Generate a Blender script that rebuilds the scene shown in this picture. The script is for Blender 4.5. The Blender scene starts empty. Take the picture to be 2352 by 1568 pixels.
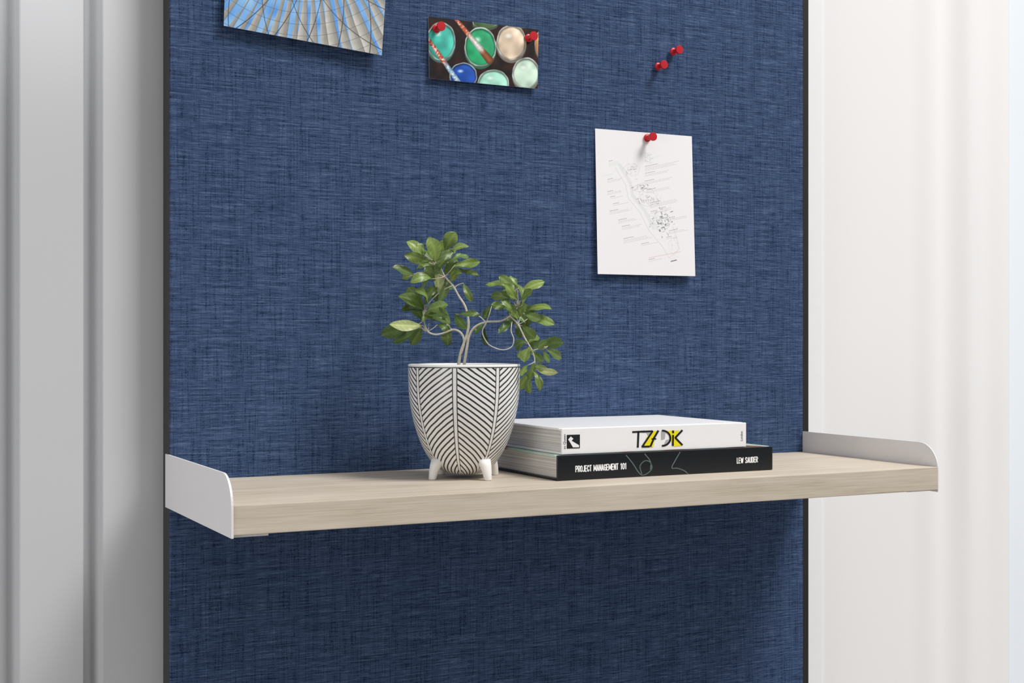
import bpy, bmesh, math, random
import numpy as np
from mathutils import Vector, Matrix
random.seed(7)
C = bpy.context.scene.collection
PI = math.pi
# ---------------------------------------------------------------- camera model (used to read positions off the photo)
F = 3143.0; TH = math.radians(26.78); s_, c_ = math.sin(TH), math.cos(TH)
CAM = Vector((0, -2, 1.35)); YH = 784.0
def ray(u, v):
    a = (u-1176)/F; b = (YH-v)/F
    return Vector((s_+a*c_, c_-a*s_, b))
def on_y(u, v, y):
    r = ray(u, v); return CAM + r*((y+2)/r.y)
def at_d(u, v, d): return CAM + ray(u, v)*d
def lin(c):
    return tuple(((x/255)/12.92 if x/255 <= .04045 else (((x/255)+.055)/1.055)**2.4) for x in c)
# ---------------------------------------------------------------- materials
def newmat(name):
    m = bpy.data.materials.new(name); m.use_nodes = True
    nt = m.node_tree; return m, nt, nt.nodes['Principled BSDF']
def mat(name, col, rough=.5, metal=0, noise=0, scale=40, spec=.5, emit=0):
    m, nt, b = newmat(name)
    b.inputs['Roughness'].default_value = rough; b.inputs['Metallic'].default_value = metal
    b.inputs['Specular IOR Level'].default_value = spec
    L = lin(col); b.inputs['Base Color'].default_value = (*L, 1)
    if noise:
        tc = nt.nodes.new('ShaderNodeTexCoord'); n = nt.nodes.new('ShaderNodeTexNoise'); n.inputs['Scale'].default_value = scale
        r = nt.nodes.new('ShaderNodeValToRGB')
        r.color_ramp.elements[0].position = .3; r.color_ramp.elements[1].position = .7
        r.color_ramp.elements[0].color = (*[x*(1-noise) for x in L], 1); r.color_ramp.elements[1].color = (*[min(1, x*(1+noise)) for x in L], 1)
        nt.links.new(tc.outputs['Object'], n.inputs['Vector']); nt.links.new(n.outputs[0], r.inputs[0]); nt.links.new(r.outputs[0], b.inputs['Base Color'])
    if emit:
        b.inputs['Emission Color'].default_value = (*L, 1); b.inputs['Emission Strength'].default_value = emit
    return m
def node_math(nt, op, a, b=None, c=None):
    n = nt.nodes.new('ShaderNodeMath'); n.operation = op
    for i, x in enumerate((a, b, c)):
        if x is None: continue
        if isinstance(x, (int, float)): n.inputs[i].default_value = x
        else: nt.links.new(x, n.inputs[i])
    return n.outputs[0]
def snoise(nt, co, sc, detail=3, rough=.55):
    mp = nt.nodes.new('ShaderNodeMapping'); mp.inputs['Scale'].default_value = sc
    nt.links.new(co, mp.inputs['Vector'])
    n = nt.nodes.new('ShaderNodeTexNoise'); n.inputs['Scale'].default_value = 1; n.inputs['Detail'].default_value = detail; n.inputs['Roughness'].default_value = rough
    nt.links.new(mp.outputs[0], n.inputs['Vector']); return n.outputs[0]
def ramp(nt, fac, stops):
    r = nt.nodes.new('ShaderNodeValToRGB'); e = r.color_ramp.elements
    e[0].position = stops[0][0]; e[0].color = (*lin(stops[0][1]), 1)
    e[1].position = stops[-1][0]; e[1].color = (*lin(stops[-1][1]), 1)
    for p, c in stops[1:-1]:
        k = e.new(p); k.color = (*lin(c), 1)
    nt.links.new(fac, r.inputs[0]); return r.outputs[0]
def fabric_mat():
    m, nt, b = newmat('blue_woven_fabric')
    tc = nt.nodes.new('ShaderNodeTexCoord').outputs['Object']
    h = snoise(nt, tc, (13, 1, 400), 2, .5)
    h2 = snoise(nt, tc, (60, 1, 640), 1, .5)
    v = snoise(nt, tc, (380, 1, 14), 2, .55)
    w = snoise(nt, tc, (340, 1, 500), 1, .5)
    p = snoise(nt, tc, (2.2, 1, 90), 3, .6)
    q = snoise(nt, tc, (60, 1, 1.2), 2, .5)
    t = node_math(nt, 'MULTIPLY', h, .35)
    t = node_math(nt, 'MULTIPLY_ADD', h2, .28, t)
    t = node_math(nt, 'MULTIPLY_ADD', v, .14, t)
    t = node_math(nt, 'MULTIPLY_ADD', w, .11, t)
    t = node_math(nt, 'MULTIPLY_ADD', p, .04, t)
    t = node_math(nt, 'MULTIPLY_ADD', q, .08, t)
    # dark slub dots where vertical threads cross
    vd = node_math(nt, 'LESS_THAN', v, .42)
    wd = node_math(nt, 'LESS_THAN', w, .49)
    dd = node_math(nt, 'MULTIPLY', vd, wd)
    t = node_math(nt, 'MULTIPLY_ADD', dd, -.055, t)
    col = ramp(nt, t, [(.37, (28, 43, 68)), (.45, (49, 67, 98)), (.53, (66, 85, 118)), (.65, (97, 115, 146))])
    nt.links.new(col, b.inputs['Base Color']); b.inputs['Roughness'].default_value = .9; b.inputs['Specular IOR Level'].default_value = .15
    bp = nt.nodes.new('ShaderNodeBump'); bp.inputs['Strength'].default_value = .3; bp.inputs['Distance'].default_value = .001
    nt.links.new(t, bp.inputs['Height']); nt.links.new(bp.outputs[0], b.inputs['Normal'])
    return m
def wood_mat(name, k=1.0):
    m, nt, b = newmat(name)
    tc = nt.nodes.new('ShaderNodeTexCoord').outputs['Object']
    a = snoise(nt, tc, (3.2, 60, 95), 5, .62)
    f = snoise(nt, tc, (14, 340, 520), 3, .6)
    g = snoise(nt, tc, (5, 10, 14), 3, .5)
    t = node_math(nt, 'MULTIPLY', a, .38)
    t = node_math(nt, 'MULTIPLY_ADD', f, .37, t)
    t = node_math(nt, 'MULTIPLY_ADD', g, .25, t)
    cs = [(.34, (174, 161, 144)), (.46, (198, 185, 167)), (.56, (209, 197, 180)), (.68, (219, 208, 193))]
    col = ramp(nt, t, [(p, tuple(min(255, x*k) for x in c)) for p, c in cs])
    nt.links.new(col, b.inputs['Base Color']); b.inputs['Roughness'].default_value = .55; b.inputs['Specular IOR Level'].default_value = .3
    return m
def pages_mat(name, hi, lo):
    m, nt, b = newmat(name)
    tc = nt.nodes.new('ShaderNodeTexCoord').outputs['Object']
    a = snoise(nt, tc, (3, 3, 900), 2, .6)
    col = ramp(nt, a, [(.35, lo), (.65, hi)])
    nt.links.new(col, b.inputs['Base Color']); b.inputs['Roughness'].default_value = .8
    return m
def attr_mat(name, rough=.5, spec=.4, leaf=False):
    m, nt, b = newmat(name)
    a = nt.nodes.new('ShaderNodeAttribute'); a.attribute_name = 'Col'
    nt.links.new(a.outputs['Color'], b.inputs['Base Color']); b.inputs['Roughness'].default_value = rough; b.inputs['Specular IOR Level'].default_value = spec
    if leaf:
        tr = nt.nodes.new('ShaderNodeBsdfTranslucent'); nt.links.new(a.outputs['Color'], tr.inputs[0])
        mx = nt.nodes.new('ShaderNodeMixShader'); mx.inputs[0].default_value = .25
        nt.links.new(b.outputs[0], mx.inputs[1]); nt.links.new(tr.outputs[0], mx.inputs[2]); nt.links.new(mx.outputs[0], nt.nodes['Material Output'].inputs[0])
    return m
def pot_mat():
    m, nt, b = newmat('pot_chevron_glaze')
    uv = nt.nodes.new('ShaderNodeTexCoord').outputs['UV']
    sp = nt.nodes.new('ShaderNodeSeparateXYZ'); nt.links.new(uv, sp.inputs[0])
    ang, z = sp.outputs[0], sp.outputs[1]
    fr = node_math(nt, 'FRACT', ang)
    tri = node_math(nt, 'SUBTRACT', 1.0, node_math(nt, 'ABSOLUTE', node_math(nt, 'MULTIPLY_ADD', fr, 2.0, -1.0)))
    n = snoise(nt, nt.nodes.new('ShaderNodeTexCoord').outputs['Object'], (60, 60, 60), 2)
    ph = node_math(nt, 'MULTIPLY_ADD', tri, .044, z)
    ph = node_math(nt, 'MULTIPLY_ADD', n, .002, ph)
    st = node_math(nt, 'FRACT', node_math(nt, 'DIVIDE', ph, .0084))
    line = node_math(nt, 'LESS_THAN', st, .34)
    ds = node_math(nt, 'MINIMUM', tri, node_math(nt, 'SUBTRACT', 1.0, tri))
    gap = node_math(nt, 'GREATER_THAN', ds, .060)
    line = node_math(nt, 'MULTIPLY', line, gap)
    seam = node_math(nt, 'MULTIPLY', node_math(nt, 'GREATER_THAN', ds, .038), node_math(nt, 'LESS_THAN', ds, .061))
    line = node_math(nt, 'MAXIMUM', line, seam)
    line = node_math(nt, 'MULTIPLY', line, node_math(nt, 'LESS_THAN', z, .164))
    line = node_math(nt, 'MAXIMUM', line, node_math(nt, 'MULTIPLY', node_math(nt, 'GREATER_THAN', z, .1638), node_math(nt, 'LESS_THAN', z, .1652)))
    col = ramp(nt, line, [(.0, (242, 240, 237)), (1.0, (50, 50, 52))])
    nt.links.new(col, b.inputs['Base Color']); b.inputs['Roughness'].default_value = .35
    return m
def cover_art_mat():
    m, nt, b = newmat('printed_cover_art')
    tc = nt.nodes.new('ShaderNodeTexCoord').outputs['Object']
    a = snoise(nt, tc, (9, 7, 1), 2, .5)
    col = ramp(nt, a, [(.30, (40, 60, 60)), (.42, (176, 205, 190)), (.50, (196, 216, 200)), (.56, (150, 66, 55)), (.64, (110, 90, 70)), (.75, (40, 50, 60))])
    nt.links.new(col, b.inputs['Base Color']); b.inputs['Roughness'].default_value = .4
    return m
M = dict(
    fabric=fabric_mat(), wood=wood_mat('pale_ash_laminate'),
    black=mat('black_frame_metal', (34, 32, 31), .45, noise=.1),
    white_metal=mat('white_powder_coat', (236, 234, 234), .45, noise=.012, scale=300),
    grey_wall=mat('grey_painted_metal', (204, 205, 207), .36, noise=.012, scale=3, spec=.5),
    white_wall=mat('white_wall_paint_glow', (228, 226, 225), .6, noise=.01, scale=2, emit=.15),  # slight emission put into the paint to brighten the wall
    trim=mat('white_trim_paint_glow', (232, 231, 231), .4, noise=.01, emit=.17),  # white trim also emits a little, standing in for brighter light
    floor=mat('pale_floor', (150, 146, 140), .6, noise=.05, scale=4),
    pot=pot_mat(), ceramic=mat('white_glazed_ceramic', (242, 240, 237), .35, noise=.015),
    soil=mat('potting_soil', (58, 44, 34), .95, noise=.5, scale=220),
    bark=mat('pale_bark', (212, 206, 188), .8, noise=.15, scale=180),
    leaf=attr_mat('leaf_green', .36, .5, True),
    whitebook=mat('white_book_cloth', (246, 245, 245), .4, noise=.01),
    blackbook=mat('blue_black_cover', (9, 15, 22), .35, noise=.15, scale=60),
    pages=pages_mat('page_edges', (230, 226, 222), (182, 180, 178)),
    ink_white=mat('white_ink', (248, 248, 248), .5, noise=.01), ink_black=mat('black_ink', (14, 14, 16), .5, noise=.1),
    yellow=mat('yellow_ink', (242, 226, 10), .5, noise=.03), grey_ink=mat('grey_ink', (176, 176, 178), .5, noise=.05),
    swirl=mat('grey_green_ink', (92, 108, 104), .5, noise=.1), art=cover_art_mat(),
    red=mat('red_plastic', (192, 30, 40), .38, noise=.05, scale=30, spec=.4), steel=mat('steel_needle', (190, 190, 192), .25, metal=1, noise=.05),
    photo=attr_mat('printed_photo', .35, .4), doc=attr_mat('printed_paper', .7, .2), paper=mat('white_paper', (240, 238, 238), .7, noise=.01),
    pane=mat('window_glass_daylight', (214, 219, 224), .3, emit=.3),
)
# ---------------------------------------------------------------- builders
def wloc(o):
    v = Vector((0, 0, 0))
    while o: v = v + o.location; o = o.parent
    return v
def obj(name, bm, m, parent=None, smooth=False, origin=None):
    me = bpy.data.meshes.new(name)
    if parent is not None: off = wloc(parent)
    else: off = Vector(origin) if origin is not None else Vector((0, 0, 0))
    bmesh.ops.translate(bm, verts=bm.verts, vec=-off)
    if smooth:
        for f in bm.faces: f.smooth = True
    bm.to_mesh(me); bm.free()
    for x in (m if isinstance(m, (list, tuple)) else [m]): me.materials.append(x)
    o = bpy.data.objects.new(name, me); C.objects.link(o)
    if parent is not None: o.parent = parent
    else: o.location = off
    return o
def tag(o, label, cat, group=None):
    o['label'] = label; o['category'] = cat
    if group: o['group'] = group
    return o
def thing(name, label, cat, loc, group=None):
    o = bpy.data.objects.new(name, None); C.objects.link(o); o.location = loc; o.empty_display_size = .05
    return tag(o, label, cat, group)
def struct(name, bm, m, **k):
    o = obj(name, bm, m, **k); o['kind'] = 'structure'; return o
def box(bm, x0, x1, y0, y1, z0, z1, bev=0, seg=2):
    r = bmesh.ops.create_cube(bm, size=1)
    bmesh.ops.scale(bm, verts=r['verts'], vec=(x1-x0, y1-y0, z1-z0))
    bmesh.ops.translate(bm, verts=r['verts'], vec=((x0+x1)/2, (y0+y1)/2, (z0+z1)/2))
    if bev:
        es = list({e for v in r['verts'] for e in v.link_edges})
        bmesh.ops.bevel(bm, geom=es, offset=bev, segments=seg, affect='EDGES', profile=.6)
    return bm
def prism_yz(bm, pts, x0, x1):
    a = [bm.verts.new((x0, y, z)) for y, z in pts]; b = [bm.verts.new((x1, y, z)) for y, z in pts]
    bm.faces.new(a); bm.faces.new(b[::-1]); n = len(pts)
    for i in range(n): bm.faces.new((a[i], b[i], b[(i+1) % n], a[(i+1) % n]))
    bmesh.ops.recalc_face_normals(bm, faces=bm.faces); return bm
def catmull(P, n=8):
    P = [Vector(p) for p in P]; Q = [P[0]*2-P[1]]+P+[P[-1]*2-P[-2]]; out = []
    for i in range(1, len(Q)-2):
        for k in range(n):
            t = k/n; a, b, c, d = Q[i-1:i+3]
            out.append(.5*((2*b)+(c-a)*t+(2*a-5*b+4*c-d)*t*t+(3*b-a-3*c+d)*t**3))
    out.append(P[-1]); return out
def tube(bm, pts, r0, r1, seg=7):
    rings = []; n = len(pts); up = Vector((.3, .5, .81))
    for i, p in enumerate(pts):
        t = (pts[min(i+1, n-1)]-pts[max(i-1, 0)]).normalized()
        x = t.cross(up); x = x.normalized() if x.length > 1e-4 else Vector((1, 0, 0)); y = t.cross(x).normalized()
        r = r0+(r1-r0)*i/(n-1)
        rings.append([bm.verts.new(p+x*math.cos(2*PI*k/seg)*r+y*math.sin(2*PI*k/seg)*r) for k in range(seg)])
    for a, b in zip(rings, rings[1:]):
        for k in range(seg): bm.faces.new((a[k], a[(k+1) % seg], b[(k+1) % seg], b[k]))
    bm.faces.new(rings[0][::-1]); bm.faces.new(rings[-1])
def lathe(bm, prof, ctr, seg=48, axis='Z', mi=0):
    rings = []
    for r, h in prof:
        ring = []
        for k in range(seg):
            a = 2*PI*k/seg
            if axis == 'Z': p = Vector((math.cos(a)*r, math.sin(a)*r, h))
            else: p = Vector((math.cos(a)*r, -h, math.sin(a)*r))
            ring.append(bm.verts.new(Vector(ctr)+p))
        rings.append(ring)
    fs = []
    for a, b in zip(rings, rings[1:]):
        for k in range(seg):
            f = bm.faces.new((a[k], a[(k+1) % seg], b[(k+1) % seg], b[k])); f.material_index = mi; fs.append(f)
    fs.append(bm.faces.new(rings[0][::-1])); fs.append(bm.faces.new(rings[-1]))
    return fs
# ---------------------------------------------------------------- the setting
ZT = 2.75
bm = bmesh.new(); box(bm, -1.2, 3.6, -3.2, .14, -.05, 0); struct('floor', bm, M['floor'])
YW = .055
def wx(u, y): return on_y(u, 784, y).x
GD = .024
x_right = wx(400, YW)+.5
prof = [(x_right, YW), (wx(236, YW), YW), (wx(207, YW+GD), YW+GD), (wx(192, YW)-.004, YW+GD), (wx(192, YW), YW)]
period = wx(236, YW)-wx(45, YW)
base = prof[1:]
for k in range(1, 9):
    prof += [(x-period*k, y) for x, y in base]
prof.append((-1.2, YW))
prof = [p for p in prof if p[0] >= -1.2]
bm = bmesh.new()
a = [bm.verts.new((x, y, 0)) for x, y in prof]; b = [bm.verts.new((x, y, ZT)) for x, y in prof]
for i in range(len(prof)-1):
    bm.faces.new((a[i+1], a[i], b[i], b[i+1]))
bk = [(x, .13) for x, _ in (prof[0], prof[-1])]
k0 = bm.verts.new((bk[0][0], .13, 0)); k1 = bm.verts.new((bk[0][0], .13, ZT)); k2 = bm.verts.new((bk[1][0], .13, 0)); k3 = bm.verts.new((bk[1][0], .13, ZT))
bm.faces.new((k0, k2, k3, k1)); bm.faces.new((a[0], k0, k1, b[0])); bm.faces.new((k2, a[-1], b[-1], k3))
bm.edges.ensure_lookup_table()
es = [e for e in bm.edges if abs(e.verts[0].co.z-e.verts[1].co.z) > 1 and e.verts[0].co.y < .12 and -1.19 < e.verts[0].co.x < x_right-.01]
bmesh.ops.bevel(bm, geom=es, offset=.0008, segments=2, affect='EDGES')
struct('wall_left', bm, M['grey_wall'])
# right wall: flat beside the panel, then very shallow soft vertical waves up to the window
XW = wx(2318, .06); XF = wx(2060, .06)
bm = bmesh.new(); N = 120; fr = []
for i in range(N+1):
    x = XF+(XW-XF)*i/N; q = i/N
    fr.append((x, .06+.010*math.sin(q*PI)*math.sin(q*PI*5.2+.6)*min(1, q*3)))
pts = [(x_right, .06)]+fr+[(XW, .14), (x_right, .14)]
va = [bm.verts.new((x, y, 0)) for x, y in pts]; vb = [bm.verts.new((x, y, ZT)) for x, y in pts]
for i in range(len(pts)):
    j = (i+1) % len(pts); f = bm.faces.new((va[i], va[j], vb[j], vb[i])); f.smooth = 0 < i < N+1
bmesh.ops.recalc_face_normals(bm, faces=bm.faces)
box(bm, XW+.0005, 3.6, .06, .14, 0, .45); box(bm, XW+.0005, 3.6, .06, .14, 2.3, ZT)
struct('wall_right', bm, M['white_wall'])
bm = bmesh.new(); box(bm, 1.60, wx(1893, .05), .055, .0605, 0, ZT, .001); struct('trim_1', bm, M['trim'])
bm = bmesh.new(); box(bm, XW+.001, 3.6, .095, .105, .45, 2.3); win = struct('window_1', bm, M['pane'])
bm = bmesh.new(); box(bm, XW+.001, XW+.012, .08, .094, .45, 2.3, .003); box(bm, XW+.013, 3.6, .08, .094, .45, .49, .003); box(bm, XW+.013, 3.6, .08, .094, 2.26, 2.3, .003)
obj('window_frame', bm, M['trim'], win)
# ---------------------------------------------------------------- blue panel
PX0, PX1 = .4528, wx(1845, 0)
PXR = wx(1858, 0)
t = thing('fabric_pinboard', 'tall blue woven fabric pinboard panel with thin black edge frame', 'pinboard', (1.03, .02, 0))
bm = bmesh.new(); box(bm, PX0, PX1, 0, .008, .02, 2.6, .0015); obj('fabric_face', bm, M['fabric'], t)
bm = bmesh.new(); box(bm, PX0+.0004, PX1, .009, .047, .0, 2.6); box(bm, PX1+.0006, PXR, .001, .047, .0, 2.6, .0008); obj('frame', bm, M['black'], t)
# ---------------------------------------------------------------- shelf
ZS = CAM.z-.202; SH = .037; YF = -.342; SX0, SX1 = .4528, 1.6055
t = thing('wall_shelf', 'pale ash wood wall shelf with white metal end brackets on blue panel', 'shelf', (1.03, 0, ZS-SH))
bm = bmesh.new(); box(bm, SX0, SX1, YF, -.0005, ZS-SH, ZS, .0012); obj('shelf_board', bm, M['wood'], t)
ZB, ZTOP = ZS-SH-.0033, CAM.z-.1645
def bracket(x0, x1, yb, yf):
    R = .036; pts = [(yb, ZB), (yf, ZB)]
    for k in range(13):
        a = PI-(PI/2)*k/12
        pts.append((yf+R*1.15+math.cos(a)*R*1.15, ZTOP-R*1.2+math.sin(a)*R*1.2))
    pts.append((yb, ZTOP))
    return prism_yz(bmesh.new(), pts, x0, x1)
bm = bracket(SX0-.0032, SX0-.0004, .018, YF-.002); box(bm, SX0-.0015, SX0+.046, YF+.006, -.001, ZB, ZB+.0026)
obj('bracket', bm, M['white_metal'], t)
bm = bracket(SX1+.0003, SX1+.0022, -.0005, YF+.001); box(bm, SX1-.046, SX1+.001, YF+.02, -.001, ZB, ZB+.0026)
obj('bracket', bm, M['white_metal'], t)
# ---------------------------------------------------------------- potted plant
PC = Vector((.853, -.152, ZS))
plant = thing('potted_plant', 'leafy green bonsai-like plant in white footed pot with black chevron lines', 'potted plant', PC)
outer = [(.004, .0050), (.0260, .0075), (.0430, .0180), (.0545, .0325), (.0622, .0465), (.0685, .0620), (.0738, .0785), (.0780, .097), (.0807, .113), (.0822, .130), (.0830, .150), (.0832, .166), (.0824, .1685)]
def smooth_prof(P, n=4):
    return [(q.x, q.y) for q in catmull([(a, b, 0) for a, b in P], n)]
op = smooth_prof(outer)
inner = [(.0806, .1688), (.0795, .166), (.0790, .155), (.0785, .150)]
bm = bmesh.new(); SEG = 96
uvl = bm.loops.layers.uv.new('UVMap')
rings = []
for r, h in op+inner:
    rings.append([bm.verts.new(PC+Vector((math.cos(2*PI*k/SEG)*r, math.sin(2*PI*k/SEG)*r, h))) for k in range(SEG)])
SEAM = 235.8
for i, (a, b) in enumerate(zip(rings, rings[1:])):
    for k in range(SEG):
        f = bm.faces.new((a[k], a[(k+1) % SEG], b[(k+1) % SEG], b[k])); f.material_index = 0 if i < len(op)-1 else 1
        hs = [(op+inner)[i][1], (op+inner)[i+1][1]]
        for lp, (kk, hh) in zip(f.loops, ((k, hs[0]), (k+1, hs[0]), (k+1, hs[1]), (k, hs[1]))):
            lp[uvl].uv = ((kk*360/SEG-SEAM+720)/90, hh)
f = bm.faces.new(rings[0][::-1]); f.material_index = 1
pot = obj('pot', bm, [M['pot'], M['ceramic']], plant, smooth=True)
for k in range(4):
    a = math.radians(192+90*k); d = Vector((math.cos(a), math.sin(a), 0)); bm = bmesh.new()
    pts = [PC+d*.0580+Vector((0, 0, .0003)), PC+d*.0578+Vector((0, 0, .0015)), PC+d*.0555+Vector((0, 0, .012)), PC+d*.0510+Vector((0, 0, .022)), PC+d*.0455+Vector((0, 0, .031))]
    seg = 24; rr = [.0050, .0056, .0070, .0092, .0112]; R_ = []
    for p, r in zip(pts, rr): R_.append([bm.verts.new(p+Vector((math.cos(2*PI*q/seg)*r, math.sin(2*PI*q/seg)*r, 0))) for q in range(seg)])
    for x, y in zip(R_, R_[1:]):
        for q in range(seg):
            f = bm.faces.new((x[q], x[(q+1) % seg], y[(q+1) % seg], y[q])); f.smooth = True
    bm.faces.new(R_[0][::-1]); bm.faces.new(R_[-1])
    obj('foot', bm, M['ceramic'], pot, smooth=False)
bm = bmesh.new(); lathe(bm, [(.02, .140), (.0782, .150), (.0782, .151), (.06, .154), (.03, .156), (.005, .157)], PC, 40)
obj('soil', bm, M['soil'], plant, smooth=True)
DP = 2.03
bm = bmesh.new()
def S(pts, r0, r1, dd=None):
    P = [at_d(u, v, DP+(0 if dd is None else dd[i])) for i, (u, v) in enumerate(pts)]
    tube(bm, catmull(P, 6), r0, r1, 8)
S([(1053, 862), (1054, 832), (1061, 800), (1072, 770), (1076, 740), (1069, 705), (1054, 680), (1040, 655), (1022, 635), (1008, 605)], .0025, .0009)
S([(1064, 862), (1067, 832), (1073, 795), (1078, 770), (1092, 750), (1118, 739), (1150, 737), (1172, 725), (1190, 705)], .0024, .0010)
S([(1058, 815), (1066, 785), (1059, 765), (1042, 757), (1022, 764), (1000, 768), (983, 761), (975, 742), (972, 715)], .0019, .0010)
S([(1054, 680), (1045, 664), (1050, 655), (1064, 650)], .0009, .0006)
S([(1022, 635), (990, 628), (965, 625), (945, 632)], .0009, .0006)
S([(1040, 655), (1015, 668), (990, 690), (975, 712)], .0010, .0007)
S([(1118, 739), (1108, 762), (1120, 788), (1140, 800), (1160, 803), (1176, 795), (1180, 778), (1174, 760), (1176, 738)], .0010, .0006, [0, -.005, -.01, -.015, -.02, -.02, -.02, -.015, -.005])
S([(1172, 725), (1190, 745), (1205, 775), (1222, 805), (1228, 830), (1222, 855)], .0013, .0008)
S([(1190, 705), (1190, 685), (1188, 662)], .0010, .0007)
S([(1222, 805), (1240, 800), (1258, 795)], .0009, .0006)
S([(983, 761), (965, 752), (945, 750)], .001, .0007)
S([(1118, 742), (1100, 726), (1076, 722), (1055, 720)], .0009, .0006)
# leaves: base u,v, tip u,v, width px, tone 0 dark..1 pale
L = [
 (1022,576,1046,535,32,.45),(1028,588,1074,566,20,.6),(1000,602,986,547,32,.6),(1010,600,1000,560,24,.35),(970,592,936,556,28,.55),(985,603,930,586,24,.5),
 (975,585,958,560,20,.4),(1045,608,1100,602,20,.45),(1030,602,1075,590,16,.25),(1048,618,1098,632,12,.4),(950,630,904,614,26,.3),(955,634,925,640,18,.5),
 (1010,680,1008,612,26,.75),(1018,625,1050,598,22,.4),(1000,620,965,600,22,.35),(1020,630,1060,628,20,.3),(992,640,945,648,22,.4),(1000,645,980,612,22,.3),
 (1064,650,1084,692,16,.35),(1035,650,1052,620,18,.5),(1005,600,1020,552,22,.5),(990,630,1030,590,22,.35),(975,625,1000,588,24,.55),(1030,640,1010,690,18,.3),
 (1012,605,975,575,20,.3),(1025,590,1010,575,18,.6),(1015,650,1000,690,20,.2),(1040,612,1085,612,16,.55),(1000,640,1040,660,18,.2),(990,600,1040,580,22,.25),(975,610,1010,625,20,.2),
 (1000,610,960,618,18,.5),(1015,600,1045,575,20,.2),(985,640,970,668,18,.35),
 (976,712,917,682,34,.3),(975,708,940,660,32,.25),(982,705,955,668,28,.45),(978,722,1032,742,36,.3),(980,714,1027,700,30,.3),(975,700,1000,660,22,.3),(970,715,925,712,22,.2),
 (940,750,878,768,30,.2),(972,748,898,745,26,.8),(967,755,905,786,30,.25),(970,752,945,790,24,.3),(1030,748,1028,792,24,.35),(1005,745,1034,760,22,.25),
 (1045,720,1072,755,20,.2),(1052,722,1100,722,16,.25),(968,740,1000,712,24,.4),(975,725,1020,722,26,.15),(970,735,945,700,24,.2),(985,742,1030,728,20,.2),
 (1185,665,1148,635,22,.35),(1190,662,1172,634,18,.45),(1192,672,1248,648,24,.65),(1175,672,1118,655,20,.5),(1172,682,1130,680,20,.35),(1195,690,1222,668,22,.35),
 (1188,690,1160,652,22,.5),(1200,700,1188,655,22,.4),(1165,705,1130,700,20,.3),(1175,715,1150,690,24,.35),(1185,720,1165,745,24,.15),
 (1208,715,1264,710,22,.65),(1212,732,1272,746,24,.45),(1205,722,1240,735,22,.3),(1195,728,1210,700,24,.5),(1200,745,1192,775,24,.2),(1190,735,1160,700,26,.35),
 (1200,748,1228,775,26,.35),(1112,752,1118,792,14,.12),(1110,745,1090,765,14,.15),(1205,760,1200,720,28,.3),(1130,700,1112,730,16,.2),(1190,700,1225,725,24,.2),(1180,695,1205,740,24,.15),
 (1180,740,1200,765,24,.15),(1170,735,1145,765,18,.15),(1185,690,1150,675,20,.25),
 (1212,785,1185,800,24,.3),(1218,795,1205,830,26,.45),(1210,790,1232,770,22,.5),(1220,805,1190,820,22,.3),(1200,770,1240,795,24,.2),(1215,800,1245,830,20,.2),
 (1255,795,1293,788,28,.2),(1252,800,1288,822,22,.25),(1250,795,1270,782,22,.35),(1245,802,1262,830,16,.3),(1235,800,1255,785,20,.3),
 (1232,848,1280,856,16,.8),(1228,832,1215,868,20,.3),(1224,852,1240,895,18,.5),(1222,855,1194,893,20,.5),(1222,858,1218,902,18,.35),(1226,835,1255,845,14,.4),(1212,838,1198,862,16,.45),
]
def twig(a, b): tube(bm, [a, (a+b)/2+Vector((0, 0, -.001)), b], .0006, .0005, 5)
lb = bmesh.new(); cl = lb.verts.layers.float_color.new('Col')
hubs = [(1008,605),(1022,635),(1064,650),(975,712),(945,750),(983,761),(945,632),(1188,662),(1190,705),(1172,725),(1190,745),(1205,775),(1222,805),(1258,795),(1222,855),(1228,830),(1118,739),(1040,757),(1076,740),(1055,720)]
toc = (-ray(1100, 700)).normalized()
rnd = random.Random(11)
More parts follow.
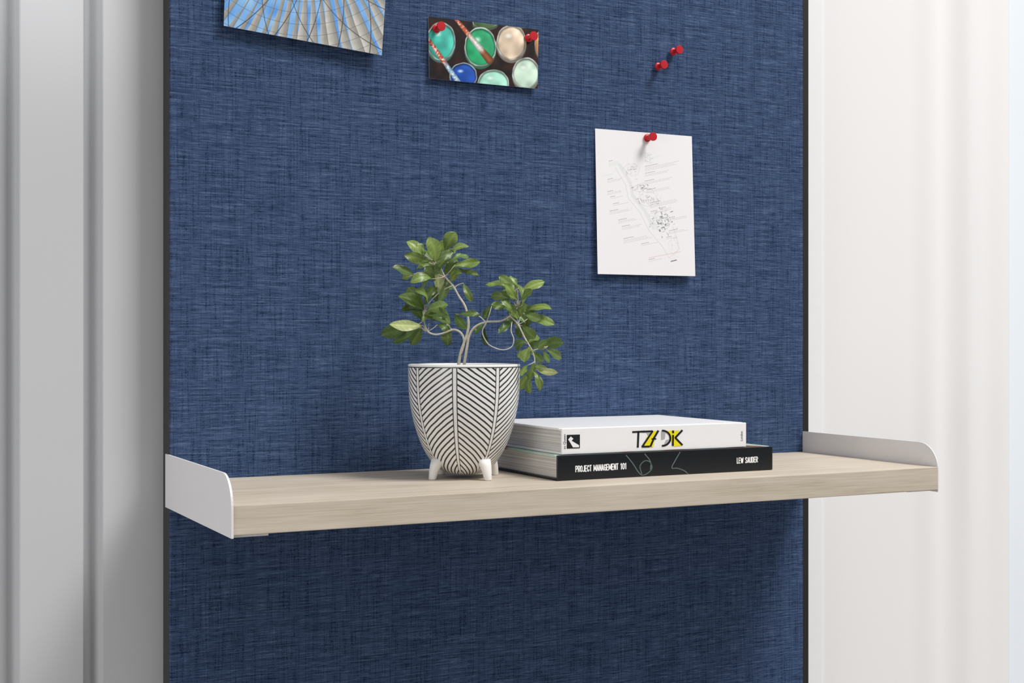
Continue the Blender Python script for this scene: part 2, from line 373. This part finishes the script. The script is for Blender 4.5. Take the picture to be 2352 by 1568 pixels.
for (bu, bv, tu, tv, w, tone) in L:
    d0 = DP+rnd.uniform(-.028, .028); d1 = d0+rnd.uniform(-.03, .022)
    if tone < .22: d0 += .02; d1 += .02
    tu += (tu-bu)*.05; tv += (tv-bv)*.05
    A = at_d(bu, bv, d0); B = at_d(tu, tv, d1); W = w*DP/F*.53; ln = (B-A).length; ax = (B-A).normalized()
    hu = min(hubs, key=lambda h: (h[0]-bu)**2+(h[1]-bv)**2); twig(at_d(*hu, DP), A)
    nrm = (toc+Vector((rnd.uniform(-.7, .7), rnd.uniform(-.2, .2), rnd.uniform(.0, 1.0)))); nrm = (nrm-ax*nrm.dot(ax)).normalized(); sd = ax.cross(nrm).normalized()
    curl = rnd.uniform(-.03, .20)*ln; fold = rnd.uniform(.05, .5); twist = rnd.uniform(-1.0, 1.0); wob = rnd.uniform(.0006, .0018); pw = rnd.uniform(0, 6); bend = rnd.uniform(-.08, .08)*ln
    base = Vector(lin((60, 94, 50))).lerp(Vector(lin((152, 172, 88))), min(1, tone*1.25)) if tone < .75 else Vector(lin((184, 194, 130)))
    base = base*rnd.uniform(.8, 1.25); asym = rnd.uniform(-.15, .15)
    NT, NS = 14, 6; grid = []
    for i in range(NT+1):
        t_ = i/NT; ww = W*(.05+.95*max(0, math.sin(PI*min(1, t_**1.45)))**.68) if t_ < 1 else W*.06
        sdt = (sd*math.cos(twist*(t_-.5))+nrm*math.sin(twist*(t_-.5))); row = []
        for j in range(-NS//2, NS//2+1):
            q = j/(NS/2); wq = ww*(1+asym*(1 if q > 0 else -1))
            p = A+(B-A)*t_+nrm*(curl*4*t_*(1-t_))+sd*(bend*4*t_*(1-t_))+sdt*(q*wq)+nrm*(abs(q)*fold*ww)-nrm*(q*q*fold*.4*ww)+nrm*math.sin(t_*11+q*3+pw)*wob*abs(q)
            vv = lb.verts.new(p); k = 1.45 if j == 0 else (1+.14*math.sin(t_*40+abs(q)*6))
            vv[cl] = (base.x*k, base.y*k, base.z*k, 1); row.append(vv)
        grid.append(row)
    for i in range(NT):
        for j in range(NS): lb.faces.new((grid[i][j], grid[i][j+1], grid[i+1][j+1], grid[i+1][j]))
obj('stem', bm, M['bark'], plant, smooth=True)
obj('foliage', lb, M['leaf'], plant, smooth=True)
# ---------------------------------------------------------------- books
def pxpoly(bm, pts, y):
    f = bm.faces.new([bm.verts.new(on_y(u, v, y)) for u, v in pts])
    f.normal_update()
    if f.normal.y > 0: f.normal_flip()
def stroke(bm, pts, th, y, ext=.15):
    P = [Vector((u, v)) for u, v in pts]
    for a, b in zip(P, P[1:]):
        d = (b-a).normalized(); n = Vector((-d.y, d.x))*th/2; e = d*th*ext
        pxpoly(bm, [a-n-e, b-n+e, b+n+e, a+n-e], y)
# condensed bold capitals drawn as strokes in a unit cell (x right, y up)
RB = [(0, 1), (.62, 1), (1, .88), (1, .6), (.62, .47), (0, .47)]
OB = [(.5, 1), (.12, .9), (0, .75), (0, .25), (.12, .1), (.5, 0), (.88, .1), (1, .25), (1, .75), (.88, .9), (.5, 1)]
GL = dict(P=[[(0, 0), (0, 1)], RB], R=[[(0, 0), (0, 1)], RB, [(.5, .47), (1, 0)]], O=[OB], J=[[(1, 1), (1, .22), (.8, .04), (.4, 0), (0, .12)]],
          E=[[(0, 0), (0, 1)], [(0, 1), (1, 1)], [(0, .52), (.85, .52)], [(0, 0), (1, 0)]], C=[[(1, .72), (.95, .9), (.5, 1), (.12, .9), (0, .75), (0, .25), (.12, .1), (.5, 0), (.95, .1), (1, .3)]],
          T=[[(0, 1), (1, 1)], [(.5, 1), (.5, 0)]], M=[[(0, 0), (0, 1), (.5, .2), (1, 1), (1, 0)]], A=[[(0, 0), (.5, 1), (1, 0)], [(.2, .3), (.8, .3)]],
          N=[[(0, 0), (0, 1), (1, 0), (1, 1)]], G=[[(1, .75), (.9, .92), (.5, 1), (.12, .9), (0, .75), (0, .25), (.12, .1), (.5, 0), (1, .06), (1, .48), (.55, .48)]],
          L=[[(0, 1), (0, 0), (1, 0)]], W=[[(0, 1), (.25, 0), (.5, .85), (.75, 0), (1, 1)]], S=[[(1, .8), (.85, .96), (.4, 1), (.04, .85), (.1, .62), (.9, .42), (1, .2), (.7, .02), (.25, 0), (0, .2)]],
          U=[[(0, 1), (0, .22), (.2, .03), (.5, 0), (.8, .03), (1, .22), (1, 1)]], D=[[(0, 0), (0, 1), (.6, 1), (1, .8), (1, .2), (.6, 0), (0, 0)]])
GL['1'] = [[(.1, .78), (.6, 1), (.6, 0)]]; GL['0'] = [OB]
def caps(bm, s, BL, BR, h, y, th):
    wd = {'M': 1.45, 'W': 1.55, ' ': .55, '1': .75, 'J': .85, 'E': .85, 'L': .8}
    gap = .52; tot = sum(wd.get(ch, 1) for ch in s)+gap*(len(s)-1); BL, BR = Vector(BL), Vector(BR); full = (BR-BL); x = 0
    layer = 0
    for ch in s:
        w_ = wd.get(ch, 1)
        for pl in GL.get(ch, []):
            pts = []
            for gx, gy in pl:
                p = BL+full*((x+gx*w_)/tot); pts.append((p.x, p.y-gy*h))
            for a_, b_ in zip(pts, pts[1:]):
                layer = (layer+1) % 4; stroke(bm, [a_, b_], th, y-layer*.00001, .3)
        x += w_+gap
def text(bm, s, BL, BR, TLh, y):
    cu = bpy.data.curves.new('t', 'FONT'); cu.body = s; cu.resolution_u = 3
    o = bpy.data.objects.new('t', cu); C.objects.link(o); bpy.context.view_layer.update()
    me = o.evaluated_get(bpy.context.evaluated_depsgraph_get()).to_mesh()
    vs = [v.co.copy() for v in me.vertices]; fs = [list(p.vertices) for p in me.polygons]
    x0 = min(v.x for v in vs); x1 = max(v.x for v in vs); z0 = min(v.y for v in vs); z1 = max(v.y for v in vs)
    BL, BR, H = Vector(BL), Vector(BR), Vector(TLh); nv = []
    for v in vs:
        p = BL+(BR-BL)*((v.x-x0)/(x1-x0))+H*((v.y-z0)/(z1-z0)); nv.append(bm.verts.new(on_y(p.x, p.y, y)))
    for f in fs:
        try:
            g = bm.faces.new([nv[i] for i in f]); g.normal_update()
            if g.normal.y > 0: g.normal_flip()
        except ValueError: pass
    o.evaluated_get(bpy.context.evaluated_depsgraph_get()).to_mesh_clear()
    bpy.data.objects.remove(o); bpy.data.curves.remove(cu)
def book(name, label, x0, x1, y0, y1, z0, z1, mc, mspine, mtop):
    t = thing(name, label, 'book', ((x0+x1)/2, (y0+y1)/2, z0)); ct = .0032
    bm = bmesh.new(); box(bm, x0, x1, y0+.004, y1, z0, z0+ct, .0008); obj('back_cover', bm, mc, t)
    bm = bmesh.new(); box(bm, x0, x1, y0+.009, y1, z1-ct, z1, .0008); box(bm, x0, x1, y0+.002, y0+.0093, z1-ct-.0004, z1-.0006, .0012); obj('front_cover', bm, mtop, t)
    bm = bmesh.new(); box(bm, x0, x1, y0, y0+.0036, z0+.0001, z1-.0001, .0013, 3); sp = obj('spine', bm, mspine, t)
    bm = bmesh.new(); box(bm, x0+.005, x1-.005, y0+.0042, y1-.005, z0+ct+.0001, z1-ct-.0006, .0006); obj('pages', bm, M['pages'], t)
    return t, sp
YB = -.2625
bt, bs = book('book', 'black-spined hardback with white lettering lying under the white book', .9505, 1.3365, YB, -.012, ZS+.0002, ZS+.0372, M['blackbook'], M['blackbook'], M['art'])
Z2 = ZS+.0376
wt, ws = book('book', 'thick white hardback with black and yellow spine lettering, top of the stack', .9600, 1.2885, YB+.004, -.006, Z2, Z2+.038, M['whitebook'], M['whitebook'], M['whitebook'])
ya = YB-.0004
bm = bmesh.new(); caps(bm, 'PROJECT MANAGEMENT 101', (1322.5, 1083.5), (1438.5, 1076.5), 13.2, ya, 2.0); obj('title_lettering', bm, M['ink_white'], bs)
bm = bmesh.new(); caps(bm, 'LEW SAUDER', (1693, 1063.5), (1740, 1060.8), 12.0, ya, 1.8); obj('author_lettering', bm, M['ink_white'], bs)
sw = [(1438, 1045), (1452, 1062), (1470, 1088), (1483, 1089), (1497, 1076), (1493, 1061), (1481, 1058), (1470, 1070), (1474, 1088)]
bm = bmesh.new()
stroke(bm, [(p.x, p.y) for p in catmull([(a, b, 0) for a, b in sw], 5)], 2.4, ya)
stroke(bm, [(p.x, p.y) for p in catmull([(1494, 1080, 0), (1494, 1060, 0), (1481, 1042, 0)], 5)], 2.4, ya)
obj('line_drawing', bm, M['swirl'], bs)
bm = bmesh.new()
stroke(bm, [(p.x, p.y) for p in catmull([(1562, 1038, 0), (1551, 1057, 0), (1543, 1074, 0), (1556, 1075, 0), (1572, 1081, 0), (1582, 1090, 0)], 5)], 2.4, ya)
obj('line_drawing', bm, M['swirl'], bs)
yw = YB+.004-.0004
bm = bmesh.new()
stroke(bm, [(1453, 992), (1481, 990.5)], 4.2, yw); stroke(bm, [(1466.5, 992), (1465, 1027)], 4.4, yw)
stroke(bm, [(1476, 991), (1499, 990), (1475, 1025.5), (1492, 1025)], 4.2, yw-.0002)
stroke(bm, [(1512, 989), (1502, 1006), (1494, 1025)], 4.6, yw-.0002); stroke(bm, [(1497, 1008), (1507, 1007.5)], 3.2, yw-.0002)
arc = [(1521+19*math.sin(a), 1006-17.5*math.cos(a)) for a in [k*PI/12 for k in range(0, 13)]]
stroke(bm, arc, 4.2, yw-.0002)
stroke(bm, [(1546, 999), (1545.5, 1023)], 4.4, yw-.0002); stroke(bm, [(1546, 989), (1546, 994)], 4.8, yw-.0002)
stroke(bm, [(1567, 988), (1551, 1005), (1567, 1021.5)], 4.6, yw-.0002)
obj('title_lettering', bm, M['ink_black'], ws)
bm = bmesh.new(); pxpoly(bm, [(1302, 998.5), (1332, 997.5), (1332, 1029), (1302, 1030)], yw); em = obj('emblem_square', bm, M['ink_black'], ws)
bm = bmesh.new(); text(bm, 'so Queen', (1300.5, 1031), (1300.5, 997), (-6.5, 0), yw); obj('small_lettering', bm, M['ink_black'], ws)
bm = bmesh.new(); text(bm, 'London', (1706, 1012), (1706, 990), (-5, 0), yw); obj('small_lettering', bm, M['ink_black'], ws)
bm = bmesh.new(); pxpoly(bm, [(1485, 1004), (1500, 989.5), (1508, 989.3), (1500, 1026.5), (1479, 1027)], yw-.0001); obj('yellow_accent', bm, M['yellow'], ws)
bm = bmesh.new(); pxpoly(bm, [(1531, 989), (1561, 988), (1550, 1004), (1568, 1023), (1548, 1025)], yw-.0001); obj('yellow_accent', bm, M['yellow'], ws)
for pp in ([(1484, 992), (1499, 991), (1491, 1003)], [(1519, 990), (1529, 991), (1527, 1007), (1519, 1010)], [(1530, 1010), (1541, 1008), (1534, 1022), (1524, 1024)]):
    bm = bmesh.new(); pxpoly(bm, pp, yw-.00005); obj('grey_accent', bm, M['grey_ink'], ws)
bm = bmesh.new()
pxpoly(bm, [(1305, 1009), (1311, 1002), (1317, 1007), (1313, 1012), (1330, 1022), (1330, 1027), (1316, 1027), (1309, 1015)], yw-.0002)
obj('emblem_figure', bm, M['whitebook'], ws)
# ---------------------------------------------------------------- prints
def raster_card(root, cname, corners, ys, nx, ny, fn, m, bend=0):
    W4 = [np.array(on_y(u, v, y)) for (u, v), y in zip(corners, ys)]
    P4 = [np.array(c, float) for c in corners]
    sx = np.linspace(0, 1, nx+1); sy = np.linspace(0, 1, ny+1); GX, GY = np.meshgrid(sx, sy)
    def bil(Q): return (Q[0][None, None]*((1-GX)*(1-GY))[..., None]+Q[1][None, None]*(GX*(1-GY))[..., None]+Q[2][None, None]*(GX*GY)[..., None]+Q[3][None, None]*((1-GX)*GY)[..., None])
    W = bil(W4); P = bil(P4); W[..., 1] -= bend*np.sin(PI*GX)*GY
    rgb = np.clip(fn(P[..., 0], P[..., 1]), 0, 255)/255.; rgb = np.where(rgb <= .04045, rgb/12.92, ((rgb+.055)/1.055)**2.4)
    off = np.array(wloc(root)); V = (W-off).reshape(-1, 3)
    idx = np.arange((nx+1)*(ny+1)).reshape(ny+1, nx+1)
    fc = np.stack([idx[1:, :-1], idx[1:, 1:], idx[:-1, 1:], idx[:-1, :-1]], -1).reshape(-1, 4)
    me = bpy.data.meshes.new(cname); me.from_pydata(V.tolist(), [], fc.tolist())
    at = me.color_attributes.new('Col', 'FLOAT_COLOR', 'POINT')
    at.data.foreach_set('color', np.concatenate([rgb.reshape(-1, 3), np.ones((V.shape[0], 1))], 1).astype(np.float32).ravel())
    for p in me.polygons: p.use_smooth = True
    me.materials.append(m); o = bpy.data.objects.new(cname, me); C.objects.link(o); o.parent = root
    b2 = bmesh.new(); n = 12
    fr = []; bk_ = []
    for j in (0, 1):
        for i in range(n+1):
            gx, gy = i/n, j; w = (W4[0]*(1-gx)*(1-gy)+W4[1]*gx*(1-gy)+W4[2]*gx*gy+W4[3]*(1-gx)*gy); w = w.copy(); w[1] -= bend*math.sin(PI*gx)*gy
            fr.append(b2.verts.new((w[0], w[1]+.0002, w[2]))); bk_.append(b2.verts.new((w[0], w[1]+.0007, w[2])))
    for i in range(n):
        b2.faces.new((fr[i], fr[n+1+i], fr[n+2+i], fr[i+1])); b2.faces.new((bk_[i], bk_[i+1], bk_[n+2+i], bk_[n+1+i]))
        b2.faces.new((fr[i], fr[i+1], bk_[i+1], bk_[i])); b2.faces.new((fr[n+2+i], fr[n+1+i], bk_[n+1+i], bk_[n+2+i]))
    b2.faces.new((fr[0], bk_[0], bk_[n+1], fr[n+1])); b2.faces.new((fr[n], fr[2*n+1], bk_[2*n+1], bk_[n]))
    obj('paper', b2, M['paper'], root)
def vnoise(U, V, sc, seed=0):
    r = np.random.RandomState(seed).rand(64, 64); x = U/sc; y = V/sc; xi = np.floor(x).astype(int); yi = np.floor(y).astype(int); fx = x-xi; fy = y-yi
    fx = fx*fx*(3-2*fx); fy = fy*fy*(3-2*fy); g = lambda a, b: r[a % 64, b % 64]
    return (g(xi, yi)*(1-fx)+g(xi+1, yi)*fx)*(1-fy)+(g(xi, yi+1)*(1-fx)+g(xi+1, yi+1)*fx)*fy
def over(img, mask, col):
    mask = np.clip(mask, 0, 1)[..., None]; return img*(1-mask)+np.asarray(col, float)*mask
def seg_dist(U, V, a, b):
    ax, ay = a; bx, by = b; dx, dy = bx-ax, by-ay; t = np.clip(((U-ax)*dx+(V-ay)*dy)/(dx*dx+dy*dy), 0, 1)
    return np.hypot(U-(ax+t*dx), V-(ay+t*dy)), t
def jars(U, V):
    img = np.ones(U.shape+(3,))*np.array([32, 14, 10.])
    img += (vnoise(U, V, 14, 1)[..., None]-.5)*np.array([46, 22, 12])
    J = [(1112, 52, 30, 12, (86, 120, 78)), (1195, 50, 32, 9, (150, 140, 110)), (1012, 94, 33, 45, (72, 194, 174)), (1101, 107, 37, 46, (44, 172, 114)), (1173, 97, 36, 42, (240, 218, 190)), (1240, 100, 13, 30, (206, 150, 96)),
         (1207, 168, 33, 37, (204, 228, 208)), (1131, 190, 37, 31, (170, 228, 206)), (1062, 174, 32, 31, (22, 78, 176))]
    for k, (x, y, a, b, c) in enumerate(J):
        c = np.array(c, float)
        wob = 1+.05*(vnoise(U, V, 9, 20+k)-.5)
        d = np.hypot((U-x)/a, (V-y)/b)*wob; d2 = np.hypot((U-x)/a, (V-y-6)/b)
        img = over(img, (1.02-d2)*a*.5, c*.36+40)
        rim = 125+120*vnoise(U, V, 11, 40+k)+(V-y)/b*-14
        img = over(img, (1.0-d)*a*.6, np.stack([rim, rim+2, rim-4], -1))
        cc = c*(0.84+.30*vnoise(U, V, 15, k+2))[..., None]
        img = over(img, (.95-d)*a*.4, cc*.58)
        d3 = np.hypot((U-x)/(a*.9), (V-y-2)/(b*.9))*wob
        img = over(img, (1-d3)*a*.28, np.clip(cc+((V-y)/b*-10)[..., None]+14*((U-x)/a)[..., None], 0, 255))
        img = over(img, np.clip((.55-np.hypot((U-x+a*.2)/(a*.5), (V-y+b*.35)/(b*.3)))*2.2, 0, 1)*.8, (250, 255, 250))
    sp = vnoise(U, V, 3.7, 30)*.6+vnoise(U+17, V+5, 1.9, 31)*.4
    d, t = seg_dist(U, V, (1044, 42), (1122, 138)); w = 4.5+5.0*t
    sel = np.clip((t-.34)*8, 0, 1)[..., None]; bc = np.array([204, 92, 56.])*(1-sel)+np.array([214, 212, 198.])*sel
    sel = np.clip((t-.74)*10, 0, 1)[..., None]; bc = bc*(1-sel)+np.array([150, 88, 50.])*sel
    bc = bc*(1-.7*(np.clip((sp-.54)*8, 0, 1)*(t < .78))[..., None])+238*.7*(np.clip((sp-.54)*8, 0, 1)*(t < .78))[..., None]; bc = bc*(1.1-.5*(d/w)[..., None])
    img = over(img, (w-d)*.6, bc)
    d, t = seg_dist(U, V, (978, 82), (1052, 190)); w = 5.0+1.5*t
    sel = np.clip((t-.52)*8, 0, 1)[..., None]; bc = np.array([212, 88, 52.])*(1-sel)+np.array([136, 182, 212.])*sel
    mm = (np.clip((sp-.5)*8, 0, 1)*.8)[..., None]; bc = bc*(1-mm)+240*mm; bc = bc*(1.1-.5*(d/w)[..., None])
    img = over(img, (w-d)*.6, bc)
    return img
def roofpic(U, V):
    cx, cy = 700., -230.; a = np.arctan2(U-cx, V-cy); r = np.hypot(U-cx, V-cy)
    k = a/.074; f = k-np.floor(k); n = np.floor(k)
    g = 214-72*f+14*(vnoise(U, V, 9, 3)-.5)
    img = np.stack([g+2, g-1, g-9], -1)
    bl = vnoise(U, V, 26, 5)
    blue = np.stack([84+70*bl, 150+48*bl, 226+10*bl], -1)
    wide = .36+.24*np.sin(n*2.3)+np.clip((a*-1)*.5, -.12, .26)+np.clip((60-V)/200, -.12, .25)
    img = over(img, np.clip((wide-f)*14, 0, 1)*np.clip((f)*30, 0, 1), blue)
    img = over(img, np.clip((.05-np.abs(f-.03))*25, 0, 1)*.7, (88, 84, 82))
    img = over(img, np.clip((.04-np.abs(f-.72))*25, 0, 1)*.5, (136, 130, 120))
    qa = np.abs(r/26-np.round(r/26))*26
    img = over(img, (1.1-qa)*.45, (70, 72, 80))
    for s, sl, per, al in ((1, 130, 1.25, .85), (-1, 95, 1.6, .7)):
        ph = (a*5.2+s*r/sl)/per; q = np.abs(ph-np.round(ph))*per*62
        img = over(img, (1.5-q)*al, (44, 44, 50))
    return img
def docpic(U, V):
    img = np.ones(U.shape+(3,))*np.array([244, 242, 242.])
    def ln(a, b, w, col, al=1.):
        nonlocal img
        d, _ = seg_dist(U, V, a, b); img = over(img, np.clip((w/2+.5-d), 0, 1)*al, col)
    R = random.Random(5)
    pts = [(1412, 385), (1436, 425), (1442, 455), (1470, 490), (1490, 530), (1520, 565), (1536, 592), (1560, 572), (1553, 545), (1545, 520)]
    for a, b in zip(pts, pts[1:]): ln(a, b, .8, (200, 200, 200), .7)
    for a, b in zip(pts[:5], pts[1:5]): ln((a[0]+10, a[1]-6), (b[0]+10, b[1]-6), 7, (232, 232, 232), .9)
    def loop(cx, cy, rx, ry, g, n=7):
        P = [(cx+rx*math.cos(k*2*PI/n)*R.uniform(.7, 1.15)+.25*ry*math.sin(k*2*PI/n), cy+ry*math.sin(k*2*PI/n)*R.uniform(.7, 1.15)-.2*rx*math.cos(k*2*PI/n)) for k in range(n)]
        for a, b in zip(P, P[1:]+P[:1]): ln(a, b, .5, (g, g, g), .6)
    loop(1450, 388, 18, 15, 185); loop(1470, 430, 20, 9, 170); loop(1486, 456, 26, 15, 185); loop(1519, 508, 24, 26, 165); loop(1545, 566, 11, 20, 208); loop(1485, 362, 7, 11, 185)
    for (cx, cy, rx, ry, n, g, al) in [(1450, 388, 22, 18, 50, 165, .6), (1470, 430, 20, 9, 34, 90, .7), (1486, 456, 28, 16, 76, 150, .6), (1520, 508, 25, 26, 120, 80, .75), (1485, 362, 9, 14, 30, 170, .5), (1545, 560, 14, 22, 22, 208, .6)]:
        for _ in range(n):
            x = cx+R.gauss(0, .5)*rx; y = cy+R.gauss(0, .5)*ry; q = R.uniform(2, 6)
            if R.random() < .5: ln((x, y), (x+q, y-q*.35), R.choice([.1, .3, .3, 1.6]), (g, g, g), R.uniform(.4, 1)*al)
            else: ln((x, y), (x+q*.35, y+q), R.choice([.1, .3, .3, 1.5]), (g, g, g), R.uniform(.4, 1)*al)
    def block(x, y, w, rows, head=True, col=(120, 120, 120), sl=-.21):
        if head:
            xx = x
            while xx < x+w*.35:
                q = R.uniform(2, 4); ln((xx, y+(xx-x)*sl), (xx+q, y+(xx+q-x)*sl), .8, (80, 80, 80), .65); xx += q+1.5
        for r in range(rows):
            yy = y+4+r*3.2; xx = x; ww = w*R.uniform(.8, 1)
            while xx < x+ww:
                q = R.uniform(3, 9); ln((xx, yy+(xx-x)*sl), (xx+q, yy+(xx+q-x)*sl), .4, col, .5); xx += q+1.5
    for b in [(1480, 382, 78, 3), (1480, 398, 62, 2), (1480, 416, 58, 2), (1484, 436, 52, 2), (1492, 466, 66, 3), (1494, 486, 40, 1), (1514, 478, 30, 1), (1536, 500, 40, 2), (1536, 530, 42, 2), (1530, 545, 30, 1)]: block(*b)
    for b in [(1395, 412, 34, 2), (1395, 440, 30, 2), (1402, 452, 30, 1), (1408, 468, 34, 1), (1400, 485, 44, 2), (1420, 505, 44, 2), (1428, 520, 44, 2), (1432, 548, 58, 3), (1472, 560, 48, 1)]: block(*b)
    block(1398, 370, 20, 0); block(1398, 371, 24, 3, False, (120, 200, 140)); block(1385, 400, 22, 1, False, (120, 190, 150)); block(1485, 360, 28, 1, False, (150, 215, 170))
    block(1490, 596, 36, 1); ln((1490, 592), (1562, 578), .8, (225, 150, 160), .7); block(1538, 590, 22, 1, False, (230, 150, 165)); ln((1541, 600), (1553, 597), 2.0, (90, 90, 90), .9)
    return img
def midpt(cs, y): 
    v = Vector((0, 0, 0))
    for c in cs: v += on_y(*c, y)
    return v/len(cs)
cs = [(521, -150), (893, -122), (877, 127), (514, 59)]
t = thing('photo_print', 'largest pinned photo, radiating pale roof slats against blue sky, cut by the top edge', 'photo', midpt(cs, -.003), 'photos pinned to the panel')
raster_card(t, 'picture', cs, [-.002, -.002, -.016, -.012], 380, 280, roofpic, M['photo'])
cs = [(984, 38), (1237, 68), (1235, 204), (986, 180)]
t = thing('photo_print', 'small landscape photo of open paint pots and brushes, pinned to the blue panel', 'photo', midpt(cs, -.003), 'photos pinned to the panel')
raster_card(t, 'picture', cs, [-.002, -.002, -.008, -.007], 340, 200, jars, M['photo'])
cs = [(1367, 295), (1589, 313), (1597, 634), (1373, 629)]
t = thing('paper_sheet', 'white portrait sheet printed with a slanted annotated map drawing', 'paper', midpt(cs, -.003))
raster_card(t, 'printed_face', cs, [-.002, -.002, -.012, -.010], 330, 480, docpic, M['doc'], bend=-.002)
# ---------------------------------------------------------------- push pins: flanged foot, narrow waist, flat-ended head
prof = [(.0004, .0), (.0064, .0001), (.0068, .0006), (.0068, .0022), (.0064, .0027), (.0042, .0036), (.0036, .0060), (.0036, .0100), (.0046, .0150), (.0060, .0172), (.0070, .0176), (.0073, .0180), (.0073, .0206), (.0070, .0210), (.0004, .0211)]
pins = [(1002, 66, 'red push pin in the upper left corner of the paint pots photo', -.0035, 0), (1213, 88, 'red push pin in the upper right corner of the paint pots photo', -.0035, 0),
        (1486, 317, 'red push pin holding the white map sheet', -.0035, 0), (1546, 119, 'upper right of two spare red push pins above the white sheet', 0, .005), (1511, 153, 'lower left of two spare red push pins above the white sheet', 0, .005)]
for u, v, lab, y, gap in pins:
    p = on_y(u, v, y-gap)
    t = thing('push_pin', lab, 'push pin', (p.x, 0, p.z), 'red push pins')
    bm = bmesh.new(); fs = lathe(bm, prof, p, 36, 'Y'); bmesh.ops.recalc_face_normals(bm, faces=bm.faces)
    for f in bm.faces: f.smooth = abs(f.normal.y) < .9
    obj('head', bm, M['red'], t)
    bm = bmesh.new(); q = Vector((p.x, .006, p.z)); tube(bm, [q, (p+q)/2, p+Vector((0, -.001, 0))], .0002, .0006, 8); obj('needle', bm, M['steel'], t, smooth=True)
# ---------------------------------------------------------------- light
def area(name, loc, target, size, power, col=(1, 1, 1)):
    l = bpy.data.lights.new(name, 'AREA'); l.size = size; l.energy = power; l.color = col
    o = bpy.data.objects.new(name, l); C.objects.link(o); o.location = loc
    o.rotation_euler = (Vector(target)-Vector(loc)).to_track_quat('-Z', 'Y').to_euler(); return o
area('ceiling_key_lamp', (3.1, -2.85, 6.1), (1.1, -.1, 1.15), 1.9, 308, (1, .99, .98))
area('left_fill_light', (-2.7, -1.8, 1.2), (.3, 0, 1.0), 1.6, 30, (1, .99, .98))  # unseen fill placed at left to lift bracket side and left wall
area('window_daylight', (3.4, -.9, 1.4), (1.9, .1, 1.15), 1.2, 2.0, (.98, .99, 1))
sl = bpy.data.lights.new('wall_glow_helper', 'SPOT'); sl.energy = 3.2; sl.spot_size = math.radians(32); sl.spot_blend = 1; sl.shadow_soft_size = .04  # unseen spot added to make the soft glow high on the left wall
so = bpy.data.objects.new('wall_glow_helper', sl); C.objects.link(so); so.location = (.23, -.33, 2.18)
so.rotation_euler = (Vector((.285, .05, 1.87))-so.location).to_track_quat('-Z', 'Y').to_euler()
w = bpy.data.worlds.new('World'); bpy.context.scene.world = w; w.use_nodes = True; nt = w.node_tree
bg = nt.nodes['Background']; tc = nt.nodes.new('ShaderNodeTexCoord'); sp = nt.nodes.new('ShaderNodeSeparateXYZ'); nt.links.new(tc.outputs['Generated'], sp.inputs[0])
mr = nt.nodes.new('ShaderNodeMapRange'); mr.inputs[1].default_value = -1; mr.inputs[2].default_value = 1; nt.links.new(sp.outputs[2], mr.inputs[0])
r = nt.nodes.new('ShaderNodeValToRGB'); e = r.color_ramp.elements
e[0].position = .4; e[0].color = (.16, .16, .16, 1); e[1].position = .9; e[1].color = (.68, .68, .69, 1); k = e.new(.55); k.color = (.25, .25, .255, 1)
nt.links.new(mr.outputs[0], r.inputs[0]); nt.links.new(r.outputs[0], bg.inputs[0]); bg.inputs[1].default_value = 1.0
# ---------------------------------------------------------------- camera
cd = bpy.data.cameras.new('Camera'); cd.sensor_width = 36; cd.lens = F/2352*36; cd.clip_start = .05
cam = bpy.data.objects.new('Camera', cd); C.objects.link(cam); cam.location = CAM; cam.rotation_euler = (PI/2, 0, -TH)
bpy.context.scene.camera = cam
bpy.context.scene.view_settings.view_transform = 'Standard'
